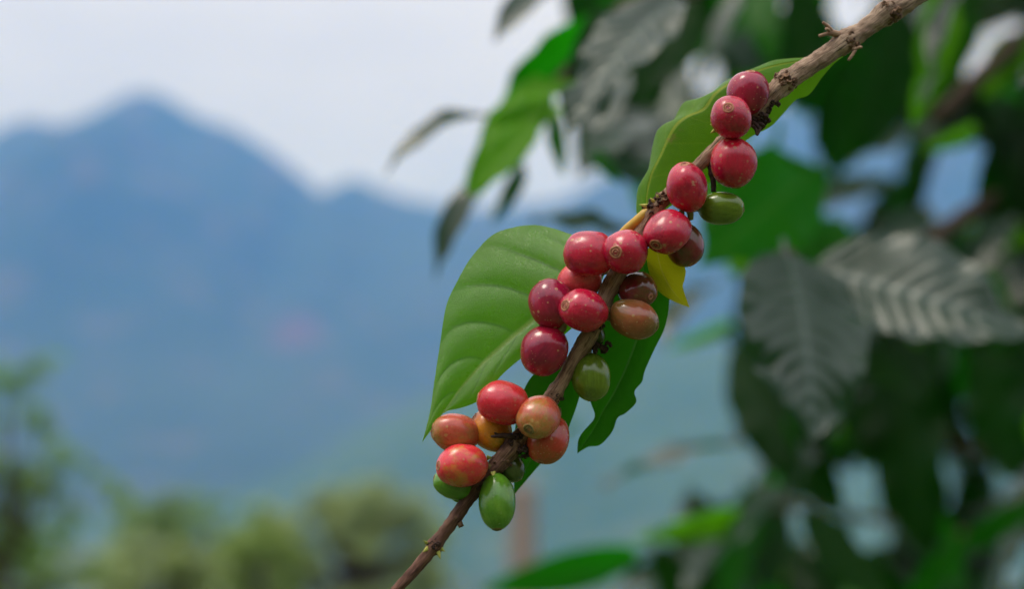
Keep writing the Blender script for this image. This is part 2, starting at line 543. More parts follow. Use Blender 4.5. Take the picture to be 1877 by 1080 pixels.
M['canopy_olive'] = leaf_mat('bush_foliage_olive', (0.25, 0.35, 0.19), (0.33, 0.41, 0.25), (0.32, 0.36, 0.18), 0.46, (0.38, 0.44, 0.15), 0.5, 5.0, 0.35, 0.1)  # pale and bluish, with distance haze painted into the foliage colour
M['ground'] = land_mat('valley_fields', ((0.045, 0.075, 0.028), (0.075, 0.105, 0.04), (0.12, 0.11, 0.06)), 0.006)
M['foothill'] = land_mat('foothill_woods', ((0.035, 0.075, 0.035), (0.05, 0.095, 0.04), (0.08, 0.11, 0.05)), 0.005)
M['mountain'] = land_mat('mountain_forest', ((0.03, 0.055, 0.035), (0.045, 0.07, 0.04), (0.08, 0.08, 0.055)), 0.002)
mt = M['mountain'].node_tree
n_ = N(mt)
to_ = n_.new('ShaderNodeTexCoord').outputs['Object']
mp_ = n_.new('ShaderNodeMapping')
mp_.inputs['Location'].default_value = (268 / 40, 0, -103 / 34)
mp_.inputs['Scale'].default_value = (1 / 40, 0, 1 / 34)
mt.links.new(to_, mp_.inputs[0])
ln_ = n_.new('ShaderNodeVectorMath', operation='LENGTH')
mt.links.new(mp_.outputs[0], ln_.inputs[0])
edge_ = n_.math('ADD', ln_.outputs['Value'], n_.math('MULTIPLY', n_.noise(to_, 0.012, 4), 0.9))
pb_ = [x for x in mt.nodes if x.type == 'BSDF_PRINCIPLED'][0]
old_ = pb_.inputs['Base Color'].links[0].from_socket
mt.links.new(n_.mix(n_.map(edge_, 1.5, 0.9), old_, (0.085, 0.058, 0.05)), pb_.inputs['Base Color'])
M['post'] = plain('weathered_wood', (0.36, 0.24, 0.19), (0.26, 0.17, 0.13), 8, 0.8)

# ------------------------------------------------------------------ terrain
def lerp_tab(tab, x):
    if x <= tab[0][0]:
        return tab[0][1]
    for (a, b), (c, d) in zip(tab, tab[1:]):
        if x <= c:
            f = (x - a) / (c - a)
            f = f * f * (3 - 2 * f) * 0.5 + f * 0.5
            return b + (d - b) * f
    return tab[-1][1]


def grid(name, xs, ys, hf, mat, kind='structure'):
    vs = [(x, y, hf(x, y)) for y in ys for x in xs]
    nx = len(xs)
    fs = [(j * nx + i, j * nx + i + 1, (j + 1) * nx + i + 1, (j + 1) * nx + i) for j in range(len(ys) - 1) for i in range(nx - 1)]
    o = link(name, mesh(name, vs, fs, mat))
    return props(o, kind=kind)


def fbm(x, y, s, o=5):
    return noise.fractal(Vector((x / s, y / s, 3.7)), 0.9, 2.0, o)


def ground_h(x, y):
    # the coffee garden lies on a slope that falls away to a broad valley
    near = -0.24 * max(y, 0) + 0.62 * max(-y - 0.6, 0)
    v = -88.0 + 6 * fbm(x, y, 260, 4)
    k = 1 / (1 + math.exp(-(y - 330) / 60))
    return near * (1 - k) + v * k if y < 600 else v


def span(a, b, n, p=1.0):
    return [a + (b - a) * (i / n) ** p for i in range(n + 1)]


xs = [-v for v in reversed(span(2, 3600, 60, 2.6))] + span(2, 3600, 60, 2.6)
ys = [-60, -30, -12, -4] + span(0, 5600, 110, 2.2)
grid('ground', xs, ys, ground_h, M['ground'])

YR = 3000.0
EYE = CAM.z


def ridge_tab(pairs, Y):
    """skyline pixels to world x and height at distance Y"""
    out = []
    for px, py in pairs:
        q = P(px, py, 1.0) - CAM
        k = Y / q.y
        out.append((q.x * k, CAM.z + q.z * k))
    return out


RT1 = ridge_tab([(-1600, 520), (-900, 420), (-400, 380), (-120, 345), (0, 296), (60, 272), (110, 246), (160, 250), (205, 232), (250, 198), (290, 182), (330, 196), (375, 228),
                 (430, 250), (500, 284), (560, 326), (598, 368), (632, 350), (665, 330), (700, 350), (760, 370), (830, 386), (920, 396),
                 (1010, 385), (1090, 352), (1180, 315), (1290, 262), (1400, 205), (1520, 165), (1650, 150), (1800, 170), (2000, 240), (2400, 330), (3200, 420)], YR)


def mountain_h(x, y):
    top = lerp_tab(RT1, x)
    d = (y - YR)
    f = math.exp(-(d / (900 if d < 0 else 1100)) ** 2)
    base = -100.0
    w = fbm(x, y, 620, 6)
    return base + (top - base) * f * (1 + 0.24 * w * min(1, abs(d) / 500)) + 5 * fbm(x, y, 90, 4) * f * (0.2 + min(1, abs(d) / 300))


grid('mountain', span(-3400, 3400, 320), span(1300, 5000, 90), mountain_h, M['mountain'])

YF = 1450.0
RT2 = ridge_tab([(-1400, 900), (-300, 940), (200, 930), (420, 905), (560, 850), (700, 772), (850, 705), (1000, 670), (1200, 640), (1500, 600), (2000, 560), (3000, 600)], YF)


def foothill_h(x, y):
    top = lerp_tab(RT2, x)
    d = (y - YF)
    f = math.exp(-(d / (330 if d < 0 else 420)) ** 2)
    return -104 + (top + 104) * f * (1 + 0.10 * fbm(x, y, 240, 5) * min(1, abs(d) / 150)) + 3 * fbm(x, y, 40, 3) * f


grid('foothill', span(-1700, 1700, 150), span(800, 2300, 60), foothill_h, M['foothill'])

# ------------------------------------------------------------------ haze
hb = MB()
x0, x1, y0, y1, z0, z1 = -3800, 3800, -80, 5800, -140, 800
hb.add([(x, y, z) for z in (z0, z1) for y in (y0, y1) for x in (x0, x1)],
       [(0, 2, 3, 1), (4, 5, 7, 6), (0, 1, 5, 4), (2, 6, 7, 3), (0, 4, 6, 2), (1, 3, 7, 5)])
hm, ht, hout = nodes('haze_air')
pv = ht.nodes.new('ShaderNodeVolumePrincipled')
pv.inputs['Color'].default_value = (0.11, 0.345, 1.0, 1)
pv.inputs['Absorption Color'].default_value = (1, 1, 1, 1)
pv.inputs['Density'].default_value = 0.000295
pv.inputs['Density Attribute'].default_value = ''
pv.inputs['Anisotropy'].default_value = 0.0
ht.links.new(pv.outputs[0], hout.inputs['Volume'])
hm.cycles.homogeneous_volume = True
hz = hb.build('haze', hm, smooth=False)
props(hz, 'pale blue mountain haze filling the valley', kind='stuff')

# ------------------------------------------------------------------ the fruiting branch
BR = [(690, 1140, 4, 9), (725, 1086, 4, 10), (760, 1046, 4, 10.5), (785, 1016, 3, 11.5), (797, 1001, 2, 15), (812, 980, 2, 11.5), (838, 945, 2, 12.5), (858, 916, 1, 12),
      (885, 882, 0, 14), (916, 848, 0, 17), (946, 812, 0, 18), (970, 785, -4, 15), (1000, 745, -4, 14), (1016, 722, 0, 16.5), (1030, 700, 0, 12.5), (1055, 655, 0, 13.5), (1078, 618, 0, 16),
      (1092, 588, -4, 17), (1112, 540, -6, 16.5), (1132, 503, -6, 16.5), (1156, 462, -8, 15), (1178, 422, -6, 14), (1200, 382, -2, 15), (1224, 358, -4, 13),
      (1258, 326, -8, 12), (1298, 286, -10, 12.5), (1330, 255, -14, 13), (1362, 228, -22, 13), (1396, 196, -30, 14), (1420, 168, -36, 18), (1440, 150, -42, 21), (1462, 134, -48, 18.5),
      (1500, 110, -60, 17.5), (1532, 88, -70, 19), (1552, 74, -76, 21.5), (1580, 56, -84, 18), (1604, 38, -90, 19), (1626, 22, -96, 24), (1648, 12, -100, 20), (1690, -16, -110, 19.5), (1760, -62, -130, 20), (1860, -130, -150, 21)]
branch = empty('coffee_branch', B(945, 812), 'brown leafy coffee branch slanting across the picture, hung with ripening cherries', 'branch')
bp = [(*B(a, b, c), r * PX) for a, b, c, r in BR]
rp = catmull(bp, 420)
vs, fs, uv = tube(rp, 28, 0.15, 420.0, True, 0.0, 1.0)
link('bark', mesh('bark', vs, fs, M['bark'], uv), branch)


def little_tube(pts, r0, r1, mat, name, parent, seg=8, n=10, rough=0.18):
    p = catmull([(*q, 0) for q in pts], n)
    path = [(*q[:3], (r0 + (r1 - r0) * i / (n - 1)) * PX) for i, q in enumerate(p)]
    vs, fs, uv = tube(path, seg, rough, 700, True, random.random() * 50)
    return link(name, mesh(name, vs, fs, mat, uv), parent)


def cup(mb, p, d, r, h, mi=0):
    """a tiny broken-off stalk: a rough short cup"""
    d = d.normalized()
    a = d.orthogonal().normalized()
    b = d.cross(a)
    prof = [(1.0, -0.4), (0.8, 0.35), (0.95, 0.85), (0.75, 1.0), (0.45, 0.7), (0.0, 0.55)]
    seg = 9
    vs, fs = [], []
    for k, (rr, hh) in enumerate(prof):
        for s in range(seg):
            th = 2 * math.pi * s / seg
            j = 1 + random.uniform(-.22, .22)
            vs.append(p + (a * math.cos(th) + b * math.sin(th)) * (r * rr * j) + d * (h * hh * (1 + random.uniform(-.2, .2))))
    for k in range(len(prof) - 1):
        for s in range(seg):
            s2 = (s + 1) % seg
            fs.append((k * seg + s, k * seg + s2, (k + 1) * seg + s2, (k + 1) * seg + s))
    mb.add(vs, fs, None, mi)


def node_scar(px, py, dz, rad, spread, n, mat='crust', towards=(0, 0.1, 1), size=5.0):
    mb = MB()
    c = B(px, py, dz)
    ax = cv(0.8, 0.6, 0.0)
    for i in range(n):
        th = random.gauss(0, 0.75)
        t = cv(*towards)
        side = ax.cross(t).normalized()
        d = (t * math.cos(th) + side * math.sin(th)).normalized()
        p = c + d * (rad * PX * random.uniform(0.85, 1.12)) + ax * (random.uniform(-1, 1) * spread * PX)
        dd = (d + cv(random.uniform(-.6, .6), random.uniform(-.6, .6), random.uniform(-.3, .5)) * 0.6)
        size_ = size * 1.2
        cup(mb, p, dd, size_ * random.uniform(0.5, 1.15) * PX, size * random.uniform(0.5, 1.3) * PX)
    return mb.build('node_scar', M[mat], branch)


node_scar(1440, 150, -42, 19, 13, 22)
node_scar(1628, 22, -96, 21, 14, 24)
node_scar(1556, 74, -77, 19, 9, 14, 'crust', (0.3, -0.5, 0.8), 4.5)
node_scar(1404, 188, -34, 14, 16, 12, 'darkcrust', (0.5, -0.8, 0.4), 4.5)
node_scar(1390, 218, -26, 16, 12, 16, 'darkcrust', (0.6, -0.6, 0.5), 4.5)
node_scar(1196, 384, -2, 14, 18, 14, 'darkcrust', (-0.2, 0.5, 0.8), 4.0)
node_scar(1212, 370, -2, 13, 10, 12, 'crust', (-0.2, 0.5, 0.8), 4.0)
node_scar(1088, 596, -2, 15, 16, 16, 'darkcrust', (0.1, 0, 1), 4.5)
node_scar(1096, 636, -8, 14, 16, 14, 'darkcrust', (0.8, -0.2, 0.4), 4.5)
node_scar(1012, 728, 0, 13, 12, 10, 'darkcrust', (0.8, -0.4, 0.4), 4.0)
node_scar(950, 808, 0, 16, 18, 20, 'darkcrust', (0.1, 0.2, 1), 5.0)
node_scar(958, 820, 0, 16, 14, 14, 'darkcrust', (0.7, -0.6, 0.4), 5.0)
node_scar(916, 850, 0, 15, 14, 12, 'crust', (0.2, 0.1, 1), 3.6)
node_scar(797, 1001, 2, 12.5, 8, 16, 'darkcrust', (0.1, 0.1, 1), 3.6)
node_scar(834, 955, 2, 11, 3, 2, 'crust', (0.3, 0.2, 1), 5.0)
node_scar(885, 886, 0, 12, 14, 10, 'darkcrust', (0.2, -0.2, 1), 3.4)

little_tube([B(900, 801, 24), B(918, 799, 22), B(938, 800, 16), B(950, 806, 8)], 2.0, 8, M['darkcrust'], 'spur', branch, 9, 14, 0.4)
little_tube([B(906, 794, 26), B(920, 800, 20)], 1.2, 4, M['darkcrust'], 'spur', branch)
for a, b, ra, rb in (((1548, 70, -70), (1518, 58, -60), 9, 5), ((1528, 62, -62), (1508, 40, -56), 4.5, 2.6), ((1530, 61, -62), (1501, 65, -56), 4.5, 2.8), ((1520, 60, -62), (1514, 52, -50), 4, 2.5),
                     ((1560, 84, -66), (1566, 92, -60), 7, 5), ((1566, 90, -60), (1580, 86, -54), 3.5, 2.5), ((1568, 90, -60), (1555, 110, -54), 3.6, 2.6)):
    little_tube([B(*a), B((a[0] + b[0]) / 2 + 2, (a[1] + b[1]) / 2 - 2, (a[2] + b[2]) / 2), B(*b)], ra, rb, M['dry_twig'], 'flower_stalk', branch)
for a, b, ra, rb in (((1378, 222, -14), (1392, 236, -4), 5, 3), ((1386, 226, -12), (1400, 230, -4), 4, 3), ((1380, 230, -12), (1388, 246, -2), 4, 3), ((1394, 232, -6), (1387, 247, 0), 2.6, 3.2),
                     ((1304, 318, -8), (1308, 352, -10), 5.5, 4.5), ((1300, 300, -8), (1304, 322, -8), 6, 6), ((1082, 626, -6), (1094, 640, -6), 9, 8)):
    little_tube([B(*a), B((a[0] + b[0]) / 2 + 1.5, (a[1] + b[1]) / 2 - 1.5, (a[2] + b[2]) / 2), B(*b)], ra, rb, M['darkcrust'], 'fruit_stalk', branch)


def stipule(px, py, dz, d, ln, w):
    p = B(px, py, dz)
    d = cv(*d)
    a = d.cross(FWD).normalized()
    mb = MB()
    prof = [(0, 1.0), (0.35, 0.9), (0.7, 0.45), (1.0, 0.06)]
    vs = []
    for u, k in prof:
        c = p + d * (u * ln * PX) - FWD * (math.sin(u * 2.4) * 2 * PX)
        for s in range(6):
            th = 2 * math.pi * s / 6
            vs.append(c + a * (math.cos(th) * w * k * PX) - FWD * (math.sin(th) * w * 0.45 * k * PX))
    fs = [(k * 6 + s, k * 6 + (s + 1) % 6, k * 6 + 6 + (s + 1) % 6, k * 6 + 6 + s) for k in range(3) for s in range(6)]
    mb.add(vs, fs + [(5, 4, 3, 2, 1, 0), (18, 19, 20, 21, 22, 23)])
    return mb.build('stipule', M['stipule'], branch)


for a in ((1312, 232, 10, (-0.9, 0.35, 0.2), 12, 4), (1312, 238, 12, (-0.7, -0.4, 0.3), 13, 4), (1318, 240, 14, (-0.2, -0.8, 0.3), 9, 3),
          (1190, 379, 8, (-0.95, 0.2, 0.2), 20, 5), (1200, 372, 8, (-0.6, 0.7, 0.2), 13, 4), (1206, 364, 8, (-0.3, 0.9, 0.2), 9, 3),
          (788, 1003, 8, (-0.7, -0.5, 0.4), 17, 5), (784, 998, 8, (-0.5, 0.5, 0.3), 12, 3), (802, 1008, 10, (0.3, -0.9, 0.3), 19, 4.5), (806, 1004, 8, (0.8, -0.6, 0.3), 13, 4),
          (898, 842, 10, (-0.4, 0.6, 0.6), 12, 5), (903, 862, 12, (0.1, -0.7, 0.6), 18, 6), (892, 850, 10, (-0.8, 0.2, 0.5), 11, 5)):
    stipule(*a)
little_tube([B(1198, 380, -4), B(1178, 396, -2), B(1162, 410, -6), B(1146, 424, -16), B(1128, 444, -30), B(1112, 462, -44)], 10, 8.5, M['yellow_stalk'], 'petiole', branch, 12, 16, 0.05)


# leaves of the branch: midrib and both edges as curves in space
def edge_leaf(mid, left, right, mat, label=None, nu=90, nv=18, bulge=4.0, quilt=1.6, nveins=7.0, sweep=0.22, wave=1.2, seed=0.0, dz=0.0):
    m = catmull([(*B(a, b, c + dz),) for a, b, c in mid], nu)
    l = catmull([(*B(a, b, c + dz),) for a, b, c in left], nu)
    r = catmull([(*B(a, b, c + dz),) for a, b, c in right], nu)
    vs, uv, fs = [], [], []
    W_ = 2 * nv + 1
    for i in range(nu):
        u = i / (nu - 1)
        mm, ll, rr = Vector(m[i]), Vector(l[i]), Vector(r[i])
        t = (Vector(m[min(i + 1, nu - 1)]) - Vector(m[max(i - 1, 0)])).normalized()
        for j in range(-nv, nv + 1):
            v = j / nv
            e = (ll if v < 0 else rr)
            side = e - mm
            nrm = side.cross(t) if v < 0 else t.cross(side)
            if nrm.length < 1e-9:
                nrm = -FWD.copy()
            nrm.normalize()
            if nrm.dot(FWD) > 0:
                nrm = -nrm
            av = abs(v)
            wd = min(1.0, side.length / (60 * PX))
            ph = nveins * (u - sweep * av ** 1.25)
            q = abs(math.sin(math.pi * ph)) ** 0.6
            qk = (1.0 if v < 0 else 0.3) * (1 - 0.6 * max(0.0, (u - 0.55) / 0.45))
            h = bulge * math.sin(math.pi * min(1, av)) * wd + quilt * qk * (q - 0.6) * math.sin(math.pi * min(1, av * 0.9 + 0.05)) * wd - 1.6 * math.exp(-(av / 0.06) ** 2) * wd
            h += wave * av * av * noise.noise(Vector((u * 7 + seed, v * 1.5, seed))) * 2
            vs.append(mm + side * av + nrm * (h * PX))
            uv.append((u, v * 0.5 + 0.5))
    for i in range(nu - 1):
        for j in range(W_ - 1):
            k = i * W_ + j
            fs.append((k, k + 1, k + W_ + 1, k + W_))
    o = link('leaf', mesh('leaf', vs, fs, mat, uv), branch)
    if label:
        o['label'] = label
    return o


# the big bright leaf left of the fruit
edge_leaf([(1112, 462, -46), (1060, 505, -42), (1012, 556, -38), (980, 586, -34), (930, 628, -26), (886, 667, -16), (850, 706, -6), (822, 744, 2), (798, 776, 8), (774, 811, 14)],
          [(1108, 455, -46), (1078, 440, -76), (1041, 428, -96), (1012, 418, -100), (976, 412, -98), (935, 418, -88), (898, 434, -76), (862, 474, -62), (838, 516, -50), (818, 561, -38), (806, 634, -22), (796, 700, -8), (788, 756, 4), (774, 811, 14)],
          [(1116, 468, -46), (1105, 510, -40), (1082, 555, -34), (1050, 600, -28), (1010, 630, -24), (964, 652, -18), (935, 674, -12), (915, 693, -6), (893, 721, -2), (872, 738, 0), (846, 748, 2), (815, 757, 6), (795, 783, 10), (774, 811, 14)],
          M['leaf_young'], 'large bright green leaf with deep curved veins', 150, 30, 7.0, 6.5, 6.5, 0.26, 1.5, 3.0)
# the leaf behind the top cherries
edge_leaf([(1186, 392, -40), (1186, 355, -44), (1194, 318, -48), (1210, 284, -50), (1234, 234, -52), (1258, 212, -56), (1290, 198, -60), (1312, 168, -66), (1346, 146, -74), (1400, 124, -86), (1447, 113, -96), (1500, 106, -104), (1549, 101, -110)],
          [(1182, 394, -40), (1166, 392, -56), (1168, 345, -70), (1186, 314, -84), (1196, 268, -96), (1207, 236, -100), (1232, 222, -100), (1254, 186, -104), (1292, 178, -106), (1336, 146, -108), (1400, 116, -110), (1447, 108, -110), (1549, 101, -110)],
          [(1190, 392, -40), (1214, 388, -44), (1262, 352, -52), (1300, 318, -58), (1340, 280, -64), (1378, 250, -70), (1412, 232, -74), (1436, 208, -78), (1460, 182, -84), (1484, 172, -88), (1508, 140, -96), (1530, 115, -104), (1549, 101, -110)],
          M['leaf_mid'], 'folded green leaf behind the topmost cherries', 110, 16, 4.0, 0.8, 8.0, 0.2, 2.0, 9.0)
# dark wavy leaf on the lower right
edge_leaf([(1178, 470, -40), (1180, 520, -48), (1176, 570, -56), (1168, 620, -64), (1150, 670, -70), (1128, 716, -76), (1104, 756, -80), (1086, 790, -84), (1058, 832, -88)],
          [(1170, 470, -40), (1130, 520, -52), (1110, 570, -60), (1096, 620, -66), (1086, 670, -72), (1076, 716, -76), (1084, 742, -78), (1090, 766, -80), (1070, 790, -82), (1060, 808, -86), (1058, 832, -88)],
          [(1186, 470, -40), (1222, 515, -48), (1226, 560, -54), (1218, 602, -60), (1200, 640, -66), (1182, 680, -70), (1177, 700, -72), (1163, 718, -72), (1166, 738, -74), (1146, 758, -78), (1132, 766, -80), (1122, 792, -82), (1100, 816, -84), (1078, 820, -86), (1058, 832, -88)],
          M['leaf_dark'], 'dark green wavy-edged leaf hanging behind the brown cherry', 100, 16, 4.0, 1.2, 8.0, 0.2, 3.0, 21.0)
# the leaf that shows behind the lower cluster
edge_leaf([(1068, 650, -66), (1046, 690, -70), (1022, 735, -74), (1000, 782, -78), (978, 832, -84), (960, 870, -88), (942, 908, -92)],
          [(1060, 648, -66), (1010, 664, -76), (972, 694, -80), (952, 740, -84), (944, 790, -86), (942, 850, -90), (942, 908, -92)],
          [(1074, 654, -66), (1066, 700, -68), (1062, 728, -70), (1048, 770, -74), (1028, 812, -80), (986, 856, -86), (942, 908, -92)],
          M['leaf_dark'], 'slender green leaf seen between the lower cherries', 70, 12, 3.0, 1.0, 8.0, 0.2, 1.5, 33.0)
# the yellow leaf tip below the dark cherry
edge_leaf([(1202, 440, -22), (1206, 470, -26), (1214, 500, -30), (1228, 526, -32), (1246, 548, -34), (1264, 564, -34)],
          [(1196, 440, -22), (1186, 465, -30), (1190, 500, -34), (1204, 530, -36), (1230, 550, -36), (1264, 564, -34)],
          [(1208, 440, -22), (1240, 468, -24), (1256, 492, -26), (1255, 512, -28), (1252, 528, -30), (1264, 564, -34)],
          M['leaf_yellow'], 'small yellow leaf with a sharp tip', 60, 10, 2.0, 0.8, 7.0, 0.2, 1.0, 44.0)


# ------------------------------------------------------------------ coffee cherries
def cherry(px, py, dz, r, k, axis, mat, label, ring='scar_ring', core='scar_core_red', scar=0.24, stalk=0.5, flat=None):
    scar *= 0.92
    flat = flat or random.uniform(0.90, 0.99)
    c = B(px, py, dz)
    z = cv(*axis)
    rr = r * PX * (1 - dz * PX / D0)
    root = bpy.data.objects.new('coffee_cherry', None)
    COL.objects.link(root)
    root.empty_display_size = 0.004
    x = z.orthogonal().normalized()
    x = Matrix.Rotation(random.uniform(0, 6.28), 3, z) @ x
    y = z.cross(x)
    root.matrix_world = Matrix(((x.x, y.x, z.x, c.x), (x.y, y.y, z.y, c.y), (x.z, y.z, z.z, c.z), (0, 0, 0, 1)))
    props(root, label, 'cherry', 'coffee cherries on the branch')
    sd = random.uniform(0, 90)
    nu, nv = 40, 30

    def surf(rho, th):
        # rho: polar angle from the free end
        s, co = math.sin(rho), math.cos(rho)
        s = s ** 0.91 if s > 0 else 0.0
        zz = co * k
        zz -= 0.035 * math.exp(-(s / 0.22) ** 2) * (1 if co > 0 else 1.5)
        q = Vector((s * math.cos(th), s * math.sin(th), zz))
        d = 1 + (0.060 if k < 1.3 else 0.02) * noise.noise(q * 1.1 + Vector((sd, 0, 0))) + 0.012 * noise.noise(q * 3.1 + Vector((0, sd, 0))) + 0.010 * math.cos(2 * th)
        return Vector((q.x * d, q.y * d * flat, q.z * d)) * rr
    vs, fs = [], []
    for i in range(nv + 1):
        for j in range(nu):
            vs.append(surf(math.pi * (0.004 + 0.992 * i / nv), 2 * math.pi * j / nu))
    for i in range(nv):
        for j in range(nu):
            j2 = (j + 1) % nu
            fs.append((i * nu + j, (i + 1) * nu + j, (i + 1) * nu + j2, i * nu + j2))
    fs.append(tuple(range(nu)))
    fs.append(tuple(reversed(range(nv * nu, nv * nu + nu))))
    link('skin', mesh('skin', vs, fs, M[mat]), root, False)
    # corky disc left by the flower
    prof = [(1.35, -0.018), (1.1, 0.008), (1.0, 0.024), (0.86, 0.026), (0.74, 0.006), (0.60, 0.004), (0.5, 0.026), (0.38, 0.028), (0.26, -0.002), (0.10, -0.012), (0.06, 0.030), (0.01, 0.034)]
    vs, fs, mi = [], [], []
    ns = 28
    for kk, (a, h) in enumerate(prof):
        for s in range(ns):
            th = 2 * math.pi * s / ns
            jj = 1 + 0.10 * noise.noise(Vector((math.cos(th) * 1.3 + sd, math.sin(th) * 1.3, kk * 0.25)))
            q = surf(math.asin(min(0.99, max(0.004, a * scar * jj))), th)
            vs.append(q + Vector((0, 0, (h + 0.006 * noise.noise(Vector((math.cos(th) * 3, math.sin(th) * 3, kk + sd)))) * rr)))
    for kk in range(len(prof) - 1):
        for s in range(ns):
            s2 = (s + 1) % ns
            fs.append((kk * ns + s, (kk + 1) * ns + s, (kk + 1) * ns + s2, kk * ns + s2))
            mi.append({0: 2, 4: 1, 7: 1, 8: 1, 9: 1}.get(kk, 0) if kk not in (3, 5) else 0)
    link('blossom_scar', mesh('blossom_scar', vs, fs, [M[ring], M[core], M[mat]], None, mi), root, False)
    if stalk:
        p = [(0.1 * rr * math.sin(i) * 0.6, 0.06 * rr * i * 0.3, -(k - 0.1) * rr - i / 4 * stalk * rr, (0.17 + 0.03 * (i == 0) - 0.01 * i) * rr) for i in range(5)]
        vs, fs, uv = tube(catmull(p, 9), 10, 0.1, 400, True, sd)
        link('stalk', mesh('stalk', vs, fs, M['stalk'], uv), root, False)
    return root


g = dict(ring='ring_green', core='scar_core_brown')
cherry(1371, 170, -16, 40.5, 1.04, (0.05, 0.93, 0.36), 'deep', 'topmost dark crimson cherry, beside the thick end of the branch', scar=0.2)
cherry(1340, 215, 34, 40, 1.03, (-0.24, 0.36, 0.9), 'ripe', 'round red cherry with an open corky scar, second from the top')
cherry(1345, 298, 14, 43.5, 1.06, (0.1, -0.98, 0.05), 'ripe', 'speckled red cherry right under the one with the open scar', scar=0.2)
cherry(1259, 343, 32, 41, 1.12, (-0.12, 0.93, 0.36), 'ripe', 'red cherry with its scar on top, beside the green oval cherry', scar=0.22)
cherry(1223, 425, 40, 42.5, 1.10, (-0.52, -0.56, 0.66), 'ripe', 'red cherry with a dark scar, in front of the dark brown-red cherry', core='scar_core_brown', scar=0.27)
cherry(1254, 448, -14, 37, 1.12, (0.35, -0.85, 0.2), 'dark', 'dark brown-red cherry half hidden above the yellow leaf')
cherry(1322, 382, -2, 31.5, 1.34, (0.96, 0.03, 0.14), 'olive', 'green oval cherry lying sideways near the top', scar=0.26, **g)
cherry(1146, 462, 44, 42.5, 1.05, (-0.46, -0.03, 0.88), 'ripe', 'red cherry with a round ring scar facing out, middle of the branch', scar=0.26)
cherry(1080, 465, 26, 43, 1.10, (-0.86, 0.1, -0.1), 'ripe', 'smooth red cherry just left of the ring-scarred one')
cherry(1062, 516, -22, 38, 1.1, (-0.9, -0.3, 0.1), 'rose', 'pinkish cherry peeping out behind three red ones')
cherry(1010, 557, 16, 41, 1.13, (-0.25, 0.9, -0.1), 'deep', 'purple-red cherry against the large bright leaf')
cherry(1070, 569, 48, 40.5, 1.16, (-0.74, 0.2, 0.58), 'ripe', 'speckled red cherry covering the branch, its scar pointing left', scar=0.25)
cherry(1169, 533, -8, 36, 1.05, (0.4, -0.2, 0.55), 'dark', 'glossy dark red cherry above the brown one', core='scar_core_brown', scar=0.14)
cherry(1162, 585, 30, 38, 1.26, (0.86, -0.32, 0.36), 'brown', 'shiny brown oval cherry turning from green', ring='ring_green', core='scar_core_brown', scar=0.27)
cherry(998, 643, 18, 43.5, 1.07, (-0.55, -0.75, -0.1), 'deep', 'glossy crimson cherry with tan scabs, beside the bare branch')
cherry(1083, 692, -6, 36.5, 1.18, (0.06, -0.99, 0.0), 'olive', 'dark green cherry hanging below the brown one', scar=0.2, **g)
cherry(1090, 612, -18, 19, 1.2, (0.4, -0.85, 0.1), 'darkgreen', 'tiny dark green cherry tucked behind the branch', scar=0.2, **g)
cherry(922, 739, 22, 41.5, 1.15, (-0.92, 0.15, 0.1), 'scarlet', 'bright red speckled cherry, upper one of the lower cluster')
cherry(987, 766, 42, 40.5, 1.14, (-0.40, -0.42, 0.80), 'orange', 'orange-pink cherry with an olive ring scar', ring='ring_green', core='scar_core_brown', scar=0.24)
cherry(1005, 806, -4, 38.5, 1.24, (-0.30, -0.80, 0.38), 'rust', 'rust-red cherry behind the orange-pink one', scar=0.14)
cherry(835, 794, 0, 36.5, 1.25, (-0.88, 0.22, 0.15), 'orange', 'mottled orange and green cherry at the far left of the cluster')
cherry(847, 854, 34, 43, 1.13, (-0.90, 0.05, 0.42), 'blush', 'red cherry flushed with yellow-green, lowest red one', scar=0.2)
cherry(900, 790, -18, 35, 1.18, (-0.7, 0.55, 0.1), 'amber', 'amber yellow cherry behind the dark spur')
cherry(911, 920, 18, 37.5, 1.42, (0.0, -0.93, 0.36), 'green', 'large bright green oval cherry at the bottom', scar=0.26, **g)
cherry(833, 889, -6, 28, 1.45, (-0.93, 0.3, 0.1), 'green', 'green cherry under the lowest red one', scar=0.2, **g)
cherry(848, 903, -22, 18, 1.3, (-0.8, -0.4, 0.1), 'green', 'sliver of a small green cherry peeping beside the thin tip', scar=0.2, **g)
cherry(936, 855, -20, 26, 1.2, (0.5, -0.8, 0.1), 'darkgreen', 'small shaded green cherry behind the branch at the lower node', scar=0.2, **g)


